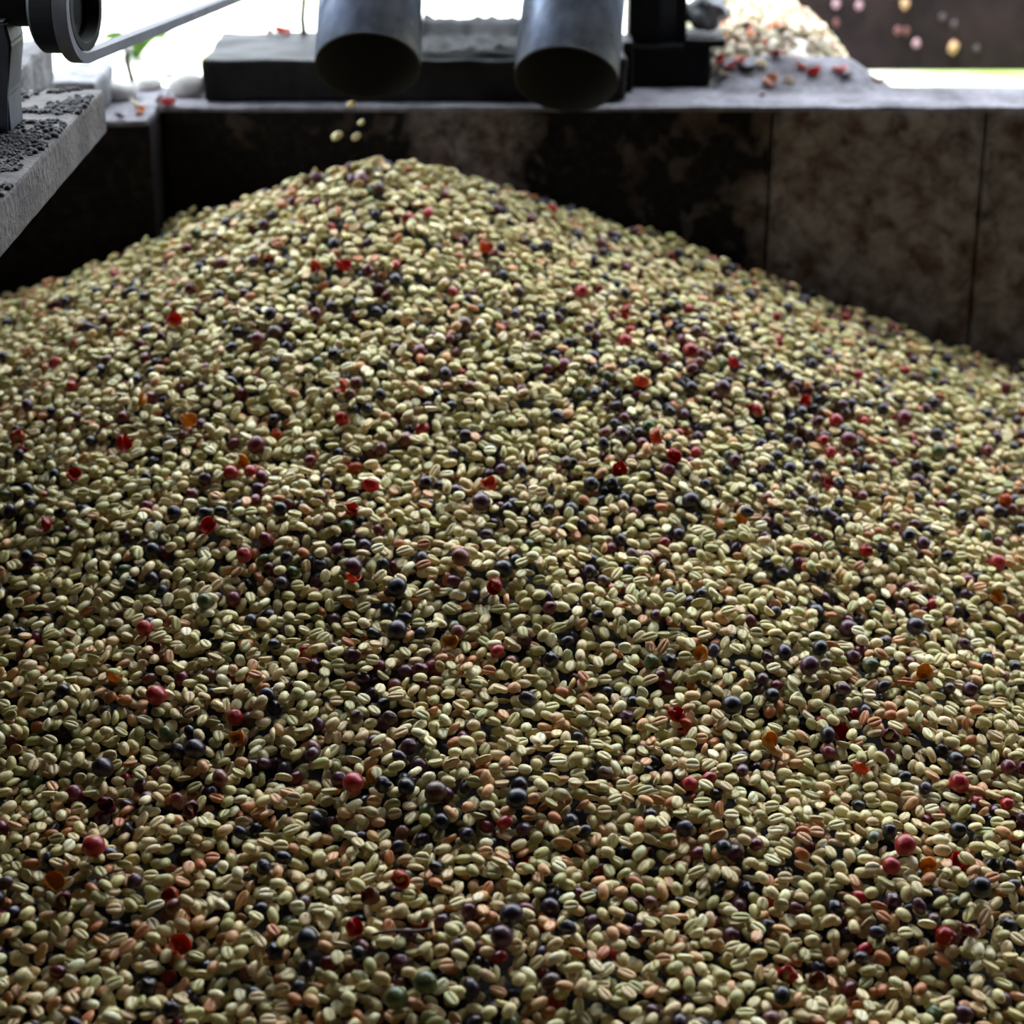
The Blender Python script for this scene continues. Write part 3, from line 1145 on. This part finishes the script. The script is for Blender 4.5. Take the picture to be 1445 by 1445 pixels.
# thin stem and red leaf at the back of the plank
q = on_y(430, 33, 0.17)
bm = tube_bm((q.x, 0.17, 0.041), (q.x - 0.002, 0.172, 0.13), 0.0032, 0.0022, 10, True, None, 6)
for v_ in bm.verts:
    v_.co.x += 0.002 * math.sin(v_.co.z * 90)
tag(from_bm('plant_stem', bm, M['rust'], None, True), 'thin dark stem standing behind the left pipe', 'stem')


def flake(name, loc, size, col, label, cat, group, seed, rot=None, mat='husk_obj'):
    V, T = husk_shape(12, 4, size, size * 0.8, 1.25, 0.15, seed, size * 0.12)
    V[:, 2] -= V[:, 2].min()
    me = tri_mesh(name, V, T)
    me.materials.append(M[mat])
    o = bpy.data.objects.new(name, me)
    C.objects.link(o)
    o.location = loc
    o.rotation_euler = rot or (random.uniform(-0.5, 0.5), random.uniform(-0.5, 0.5), random.uniform(0, 6))
    o.color = col
    tag(o, label, cat, group)
    return o


PINK, ORG, RED, CREAM = srgb(200, 120, 120), srgb(214, 120, 56), srgb(196, 52, 28), srgb(226, 214, 190)
GL = 'pulp scraps lying on the wall top'
q = on_z(407, 30, 0.043)
flake('pulp_scrap', (q.x, 0.165, 0.042), 0.010, srgb(214, 90, 70), 'pinkish red scrap on the plank beside the thin stem', 'pulp scrap', GL, 1, (0.3, 0.2, 0.4))
q = on_z(386, 36, 0.043)
flake('pulp_scrap', (q.x, 0.168, 0.042), 0.006, PINK, 'small pink scrap on the plank left of the red one', 'pulp scrap', GL, 2, (0.2, 0.1, 1.0))

# bolt
p = on_z(187, 134, 0.0)
bt = empty('bolt', (p.x, p.y, 0.0))
top = on_y(179, 64, p.y)
bm = tube_bm((0, 0, -0.002), (top.x - p.x, 0, top.z - 0.004), 0.0030, 0.0026, 12, True, None, 10)
for v_ in bm.verts:
    v_.co.x += 0.0012 * math.sin(v_.co.z * 140)
from_bm('shank', bm, M['rust'], bt, True)
from_bm('head', lathe_bm([(0, 0.0001), (0, 0.0052), (0.002, 0.0058), (0.005, 0.0048), (0.0065, 0.0001)], (top.x - p.x, 0, top.z - 0.006), (0, 0.05, 1), 16), M['stone'], bt, True)
tag(bt, 'rusty bent bolt standing upright on the wall at left', 'bolt')

# pale lumps and scraps by the bolt
for i, (x, y, sx, sy, lab) in enumerate([(163, 143, .021, .011, 'pale stone on the wall top left of the bolt'),
                                         (207, 128, .016, .008, 'pale stone just right of the bolt'),
                                         (263, 138, .019, .014, 'pale rounded stone beside the end of the plank'),
                                         (245, 113, .016, .005, 'flat grey stone at the back of the wall top')]):
    p = on_z(x, y, 0.0)
    tag(from_bm('stone', blob_bm((p.x, p.y + 0.01, sy * 0.75), (sx, sx * 0.8, sy), i * 5.1 + 1), M['stone'], None, True), lab, 'stone', 'pale stones on the wall top')
for i, (x, y, s, col, lab) in enumerate([(192, 150, .008, CREAM, 'cream scrap in front of the bolt'), (200, 158, .007, ORG, 'orange scrap in front of the bolt'),
                                         (237, 147, .009, PINK, 'pink scrap between the bolt and the plank'), (226, 141, .006, srgb(120, 110, 110), 'grey scrap right of the bolt'),
                                         (168, 165, .006, srgb(120, 115, 125), 'grey scrap at the near left corner of the wall top')]):
    p = on_z(x, y, 0.002)
    flake('pulp_scrap', (p.x, p.y, 0.001), s, col, lab, 'pulp scrap', GL, i + 3)

# black machine foot
p = on_z(945, 124, 0.0)
yb = p.y
mf = empty('machine_foot', (p.x, yb, 0.0))
xx = lambda px_, py_=100: on_y(px_, py_, yb).x - p.x
from_bm('base_block', box_bm((xx(890), 0.0, 0.001), (xx(1002), 0.09, 0.042), 0.004, 10, 0.002, 40, 1), M['black_iron'], mf)
from_bm('post', box_bm((xx(886), 0.012, 0.035), (xx(931), 0.06, 0.135), 0.003), M['black_iron'], mf)
from_bm('post_web', box_bm((xx(931), 0.024, 0.035), (xx(956), 0.032, 0.135), 0.001), M['bracket'], mf)
from_bm('post_flange', box_bm((xx(956), 0.014, 0.035), (xx(969), 0.06, 0.135), 0.002), M['black_iron'], mf)
from_bm('bracket_plate', box_bm((xx(966), 0.0, 0.040), (xx(1023), 0.07, 0.047), 0.002, 8, 0.002, 40, 4), M['black_iron'], mf)
from_bm('side_plate', box_bm((xx(876), -0.03, 0.001), (xx(891), 0.02, 0.050), 0.002), M['black_iron'], mf)
tag(mf, 'black iron machine post and foot right of the pipes', 'machine foot')
q = on_y(995, 45, yb + 0.04)
tag(from_bm('concrete_lump', blob_bm((q.x, yb + 0.04, 0.067), (0.021, 0.03, 0.017), 8.8, 3, 0.5, 2.2), M['block'], None, True),
    'grey crumbly lump heaped on the black machine foot', 'lump')

# pulp pile beside the foot, colours paled to stand for overexposure
pile_c = on_z(1105, 108, 0.0)


def pile_z(x, y):
    dx, dy = (x - 0.24) / 0.145, (y - 0.30) / 0.22
    return -0.118 + 0.165 * math.exp(-(dx ** 4 + dy ** 4))


Vs, Ts, Cs, off = [], [], [], 0
for i in range(2200):
    x, y = rng.uniform(0.10, 0.41), rng.uniform(0.135, 0.52)
    z = pile_z(x, y)
    if z < -0.1 or x < 0.205:
        continue
    if i % 3:
        V, T = husk_shape(8, 3, 0.0085 * rng.uniform(.7, 1.4), 0.007, 1.4, .15, i * .37, 0.0012)
    else:
        V, T = SHAPES['bean'][i % 8]['lo']
        V = V * 1.2
    R = rotm(*rng.uniform(0, 6.3, 3))
    Vs.append(V @ R.T + np.array([x, y, z]))
    Ts.append(T + off)
    off += len(V)
    c = [CREAM, CREAM, srgb(206, 190, 160), PINK, ORG, srgb(150, 130, 110)][int(rng.choice(6, p=[.36, .24, .28, .05, .04, .03]))]
    Cs.append(np.tile(np.array(jitter(c, .1)), (len(V), 1)))
pile = link('coffee_pulp', tri_mesh('coffee_pulp', np.concatenate(Vs), np.concatenate(Ts), np.concatenate(Cs)), M['husk_attr'])
pile['kind'] = 'stuff'
tag(pile, 'pale pile of coffee pulp with painted-in glare behind the wall at right', 'coffee pulp')


def bank_z(x, y):
    f = min(1.0, max(0.0, (y - 0.062) / 0.07))
    e_ = min(1.0, max(0.0, (x - 0.196) / 0.02)) * min(1.0, max(0.0, (0.378 - x) / 0.045))
    return (f * f * (3 - 2 * f)) * (e_ * e_ * (3 - 2 * e_)) * (0.024 + 0.004 * hnoise((x, y, 0), 60, 2)) - 0.0005


bm = bmesh.new()
g = [[bm.verts.new((0.196 + 0.182 * i / 50, 0.058 + 0.078 * j / 24, bank_z(0.196 + 0.182 * i / 50, 0.058 + 0.078 * j / 24))) for j in range(25)] for i in range(51)]
for i in range(50):
    for j in range(24):
        bm.faces.new((g[i][j], g[i + 1][j], g[i + 1][j + 1], g[i][j + 1]))
g2 = [bm.verts.new((g[i][24].co.x, 0.137, -0.02)) for i in range(51)]
for i in range(50):
    bm.faces.new((g[i][24], g[i + 1][24], g2[i + 1], g2[i]))
tag(from_bm('dirt_bank', bm, M['ledge'], None, True), 'grey damp dirt banked on the wall in front of the pulp pile', 'dirt')
NXm = 30
bm = bmesh.new()
g = [[bm.verts.new((0.197 + 0.25 * i / NXm, 0.138 + 0.47 * j / NXm, pile_z(0.197 + 0.25 * i / NXm, 0.138 + 0.47 * j / NXm) - 0.002)) for j in range(NXm + 1)] for i in range(NXm + 1)]
for i in range(NXm):
    for j in range(NXm):
        bm.faces.new((g[i][j], g[i + 1][j], g[i + 1][j + 1], g[i][j + 1]))
from_bm('pulp_core', bm, M['stone'], pile, True)
for i, (x, y, s, col, lab) in enumerate([(1050, 100, .011, srgb(46, 40, 40), 'dark lump among scraps right of the machine foot'), (1046, 86, .008, ORG, 'orange scrap above the dark lump'),
                                         (1152, 104, .010, RED, 'bright red scrap at the foot of the pulp pile'), (1088, 116, .010, srgb(186, 116, 80), 'tan oval scrap on the wall top'),
                                         (1113, 116, .007, CREAM, 'white scrap right of the tan oval one'), (1022, 106, .007, CREAM, 'white scrap closest to the machine foot'),
                                         (1018, 80, .008, srgb(214, 96, 70), 'red scrap against the machine foot'), (1073, 93, .009, CREAM, 'pale scrap beside the orange one'),
                                         (1094, 80, .010, srgb(150, 80, 60), 'brown scrap on the pulp pile'), (1130, 96, .008, srgb(206, 130, 110), 'pinkish scrap left of the bright red one'),
                                         (1185, 101, .009, PINK, 'pink scrap at the right end of the pulp pile'), (1033, 96, .008, PINK, 'pink scrap left of the dark lump'),
                                         (1074, 136, .005, srgb(190, 170, 180), 'tiny pale scrap near the front edge of the wall'), (1240, 116, .008, srgb(190, 150, 160), 'pale pink scrap on the bright strip at right'),
                                         (1196, 108, .008, srgb(120, 110, 115), 'grey scrap right of the pulp pile')]):
    for yy_ in np.linspace(0.03, 0.134, 60):
        p = on_y(x, y, float(yy_))
        if p.z <= bank_z(p.x, p.y) + 0.001:
            break
    flake('pulp_scrap', (p.x, p.y, max(0.001, bank_z(p.x, p.y))), s, col, lab, 'pulp scrap', GL, i + 20)

# ------------------------------------------------------------------ left: slab with the belt drive
XS, YS, ZS, TS = -0.323, -0.33, 0.08, 0.035
bm = box_bm((-0.95, -2.2, ZS - TS), (XS, YS, ZS), 0.003, 160, 0.0004, 55, 1)
tag(from_bm('concrete_slab', bm, M['slab']), 'grey concrete slab jutting in from the left edge over the bin', 'slab')
# crumbs of dirt on the slab, too many to count
Vs, Ts, off = [], [], 0
bmt = bmesh.new()
bmesh.ops.create_icosphere(bmt, subdivisions=1, radius=1.0)
bmt.verts.ensure_lookup_table()
bv = np.array([v_.co[:] for v_ in bmt.verts])
bf = np.array([[v_.index for v_ in f.verts] for f in bmt.faces])
bmt.free()
n_ok = 0
while n_ok < 4200:
    x, y = XS - 0.002 - abs(rng.normal(0, 0.06)), YS - 0.003 - rng.uniform(0, 0.62)
    if hnoise((x, y, 0), 26, 3) + 0.35 * hnoise((x, y, 0), 70, 5) < -0.14 + (0.25 if XS - x < 0.012 else 0):
        continue
    s = 0.0007 + 0.0024 * rng.random() ** 2
    Vs.append(bv * np.array([s * rng.uniform(.8, 1.6), s, s * .9]) @ rotm(rng.uniform(0, 6), 0, 0).T + np.array([x, y, ZS + s * 0.25]))
    Ts.append(bf + off)
    off += len(bv)
    n_ok += 1
cr = link('dirt_crumbs', tri_mesh('dirt_crumbs', np.concatenate(Vs), np.concatenate(Ts)), M['dirt'])
cr['kind'] = 'stuff'
tag(cr, 'dark damp crumbs of dirt strewn over the concrete slab', 'dirt')

# blocks behind the slab
pa = on_z(65, 65, 0.085)
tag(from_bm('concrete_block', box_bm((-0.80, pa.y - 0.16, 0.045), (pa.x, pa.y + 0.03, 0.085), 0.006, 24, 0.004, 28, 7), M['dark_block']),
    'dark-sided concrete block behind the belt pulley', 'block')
pb0, pb1 = on_z(60, 118, 0.034), on_z(139, 110, 0.034)
tag(from_bm('concrete_block', box_bm((pb0.x, -0.055, 0.0), (pb1.x, 0.05, 0.034), 0.005, 12, 0.003, 28, 9), M['block']),
    'pale grey concrete block beyond the end of the slab', 'block')

# bearing bracket, shaft, pulley
YAW = math.radians(10)
axis = Vector((math.cos(YAW), -math.sin(YAW), 0))
yp = -0.48
cw = on_y(96, 8, yp)
R0 = 0.0312
pu = empty('belt_pulley', cw)
RD = 0.0335
from_bm('drum', lathe_bm([(-0.019, 0.010), (-0.019, RD - 0.003), (-0.016, RD), (0.0, RD), (0.0025, RD - 0.001), (0.0025, 0.010)], (0, 0, 0), axis, 56), M['black_rubber'], pu, False)
from_bm('rim', lathe_bm([(0.002, R0 - 0.008), (0.002, R0), (0.0138, R0), (0.0138, R0 - 0.0055), (0.006, R0 - 0.008)], (0, 0, 0), axis, 56), M['black_rubber'], pu, False)
from_bm('shaft', tube_bm(axis * -0.17, axis * 0.003, 0.0155, None, 28), M['black_rubber'], pu, True)
tag(pu, 'black belt pulley wheel at the top left corner', 'pulley')
br = empty('bearing_bracket', (cw.x - 0.08, yp, ZS))
bx1 = on_y(27, 120, yp).x - br.location.x
bm = bmesh.new()
hz = cw.z - ZS - 0.008
prof = [(-0.10, 0.0), (bx1 - 0.004, 0.0), (bx1 - 0.004, hz * 0.35), (bx1 + 0.002, hz * 0.8), (bx1 - 0.001, hz), (-0.10, hz)]
f0 = [bm.verts.new((x, -0.022, z)) for x, z in prof]
f1 = [bm.verts.new((x, 0.022, z)) for x, z in prof]
bm.faces.new(f0[::-1])
bm.faces.new(f1)
for i in range(len(prof)):
    j = (i + 1) % len(prof)
    bm.faces.new((f0[i], f0[j], f1[j], f1[i]))
bmesh.ops.bevel(bm, geom=list(bm.edges), offset=0.002, segments=2, affect='EDGES')
from_bm('pedestal', bm, M['bracket'], br)
from_bm('foot_plate', box_bm((-0.11, -0.035, 0.0), (bx1 - 0.012, 0.035, 0.006), 0.001), M['bracket'], br)
tag(br, 'grey-blue bearing pedestal standing on the slab under the shaft', 'bracket')
# belt: a closed loop round the pulley that runs off into the yard
q0 = on_y(121, 60, yp)
d2 = on_y(310, -1, yp + 0.9) - on_y(123, 60, yp)
fwd = Vector((math.sin(YAW), math.cos(YAW), 0))
L = 1.5
RB = R0 + 0.0015
# descend so that the lower run follows the photograph
drop_ = (on_y(310, -1, 0.0))
best = None
for k in range(200):
    sl_ = -0.12 + k * 0.0012
    A = cw + Vector((0, 0, -RB)) + axis * 0.0088
    B = A + fwd * 1.0 + Vector((0, 0, sl_))
    ax_, ay_, _ = project(np.array(A))
    bx_, by_, _ = project(np.array(B))
    yy = ay_ + (by_ - ay_) * (310 - ax_) / (bx_ - ax_)
    if best is None or abs(yy + 1) < best[0]:
        best = (abs(yy + 1), sl_)
fdir = (fwd + Vector((0, 0, best[1]))).normalized()
updir = axis.cross(fdir).normalized()
if updir.z < 0:
    updir = -updir
bm = bmesh.new()
path = []
for k in range(25):
    t = PI / 2 + PI * k / 24
    path.append((math.cos(t) * RB, math.sin(t) * RB))
path = [(x, y) for x, y in path]
far = []
for k in range(25):
    t = -PI / 2 + PI * k / 24
    far.append((L + math.cos(t) * RB, math.sin(t) * RB))
loop = path + [(L * i / 12, -RB) for i in range(1, 12)] + far + [(L * (1 - i / 12), RB) for i in range(1, 12)]
cenl = (sum(x for x, y in loop) / len(loop), 0)
rows = []
for (x, y) in loop:
    nx_, ny_ = (x, y) if x < 0 else ((x - L, y) if x > L else (0, y))
    ln = math.hypot(nx_, ny_) or 1
    o_ = (nx_ / ln, ny_ / ln)
    row = []
    for (s, h) in ((-0.005, 0.0), (0.005, 0.0), (0.0055, 0.007), (-0.0055, 0.007)):
        row.append(bm.verts.new(axis * (s + 0.0088) + fdir * (x + o_[0] * h) + updir * (y + o_[1] * h)))
    rows.append(row)
for i in range(len(rows)):
    a_, b_ = rows[i], rows[(i + 1) % len(rows)]
    for k in range(4):
        bm.faces.new((a_[k], a_[(k + 1) % 4], b_[(k + 1) % 4], b_[k]))
be = from_bm('drive_belt', bm, M['belt'])
be.location = cw
tag(be, 'grey rubber drive belt running from the pulley off to the yard', 'belt')

# ------------------------------------------------------------------ green weed outside, and the twig on the heap
wd = empty('weed', on_z(192, 84, -0.12))
for i in range(17):
    an = i * 2.4
    L_ = 0.045 + 0.012 * math.sin(i * 1.7)
    bm = bmesh.new()
    prev = None
    for k in range(6):
        f = k / 5
        wv = 0.012 * math.sin(PI * (0.08 + 0.92 * f)) + 0.001
        c = Vector((math.cos(an) * L_ * f, math.sin(an) * L_ * f, 0.035 * math.sin(f * 1.9)))
        sd = Vector((-math.sin(an), math.cos(an), 0)) * wv
        cur = [bm.verts.new(c - sd), bm.verts.new(c + Vector((0, 0, -0.004))), bm.verts.new(c + sd)]
        if prev:
            bm.faces.new((prev[0], prev[1], cur[1], cur[0]))
            bm.faces.new((prev[1], prev[2], cur[2], cur[1]))
        prev = cur
    bmesh.ops.solidify(bm, geom=list(bm.faces), thickness=0.0008)
    from_bm('leaf', bm, M['leaf'], wd, True)
tag(wd, 'small bright green weed in the yard behind the bolt', 'weed')


def heap_point(px_, py_):
    ix, iy = cell_at(px_, py_)
    x, y = X0 + ix * CELL, Y0 + iy * CELL
    return Vector((x, y, float(H(np.array(x), np.array(y))) + float(hf[max(0, ix - 4):ix + 5, max(0, iy - 4):iy + 5].max()) + 0.0004))


t0_, t1_ = heap_point(528, 1353), heap_point(612, 1337)
bm = tube_bm(t0_, t1_, 0.0009, 0.0013, 8, True, None, 8)
for v_ in bm.verts:
    v_.co.z += 0.0012 * math.sin((v_.co.x - t0_.x) * 160)
tag(from_bm('twig', bm, M['twig'], None, True), 'thin brown twig lying on the beans near the front', 'twig')
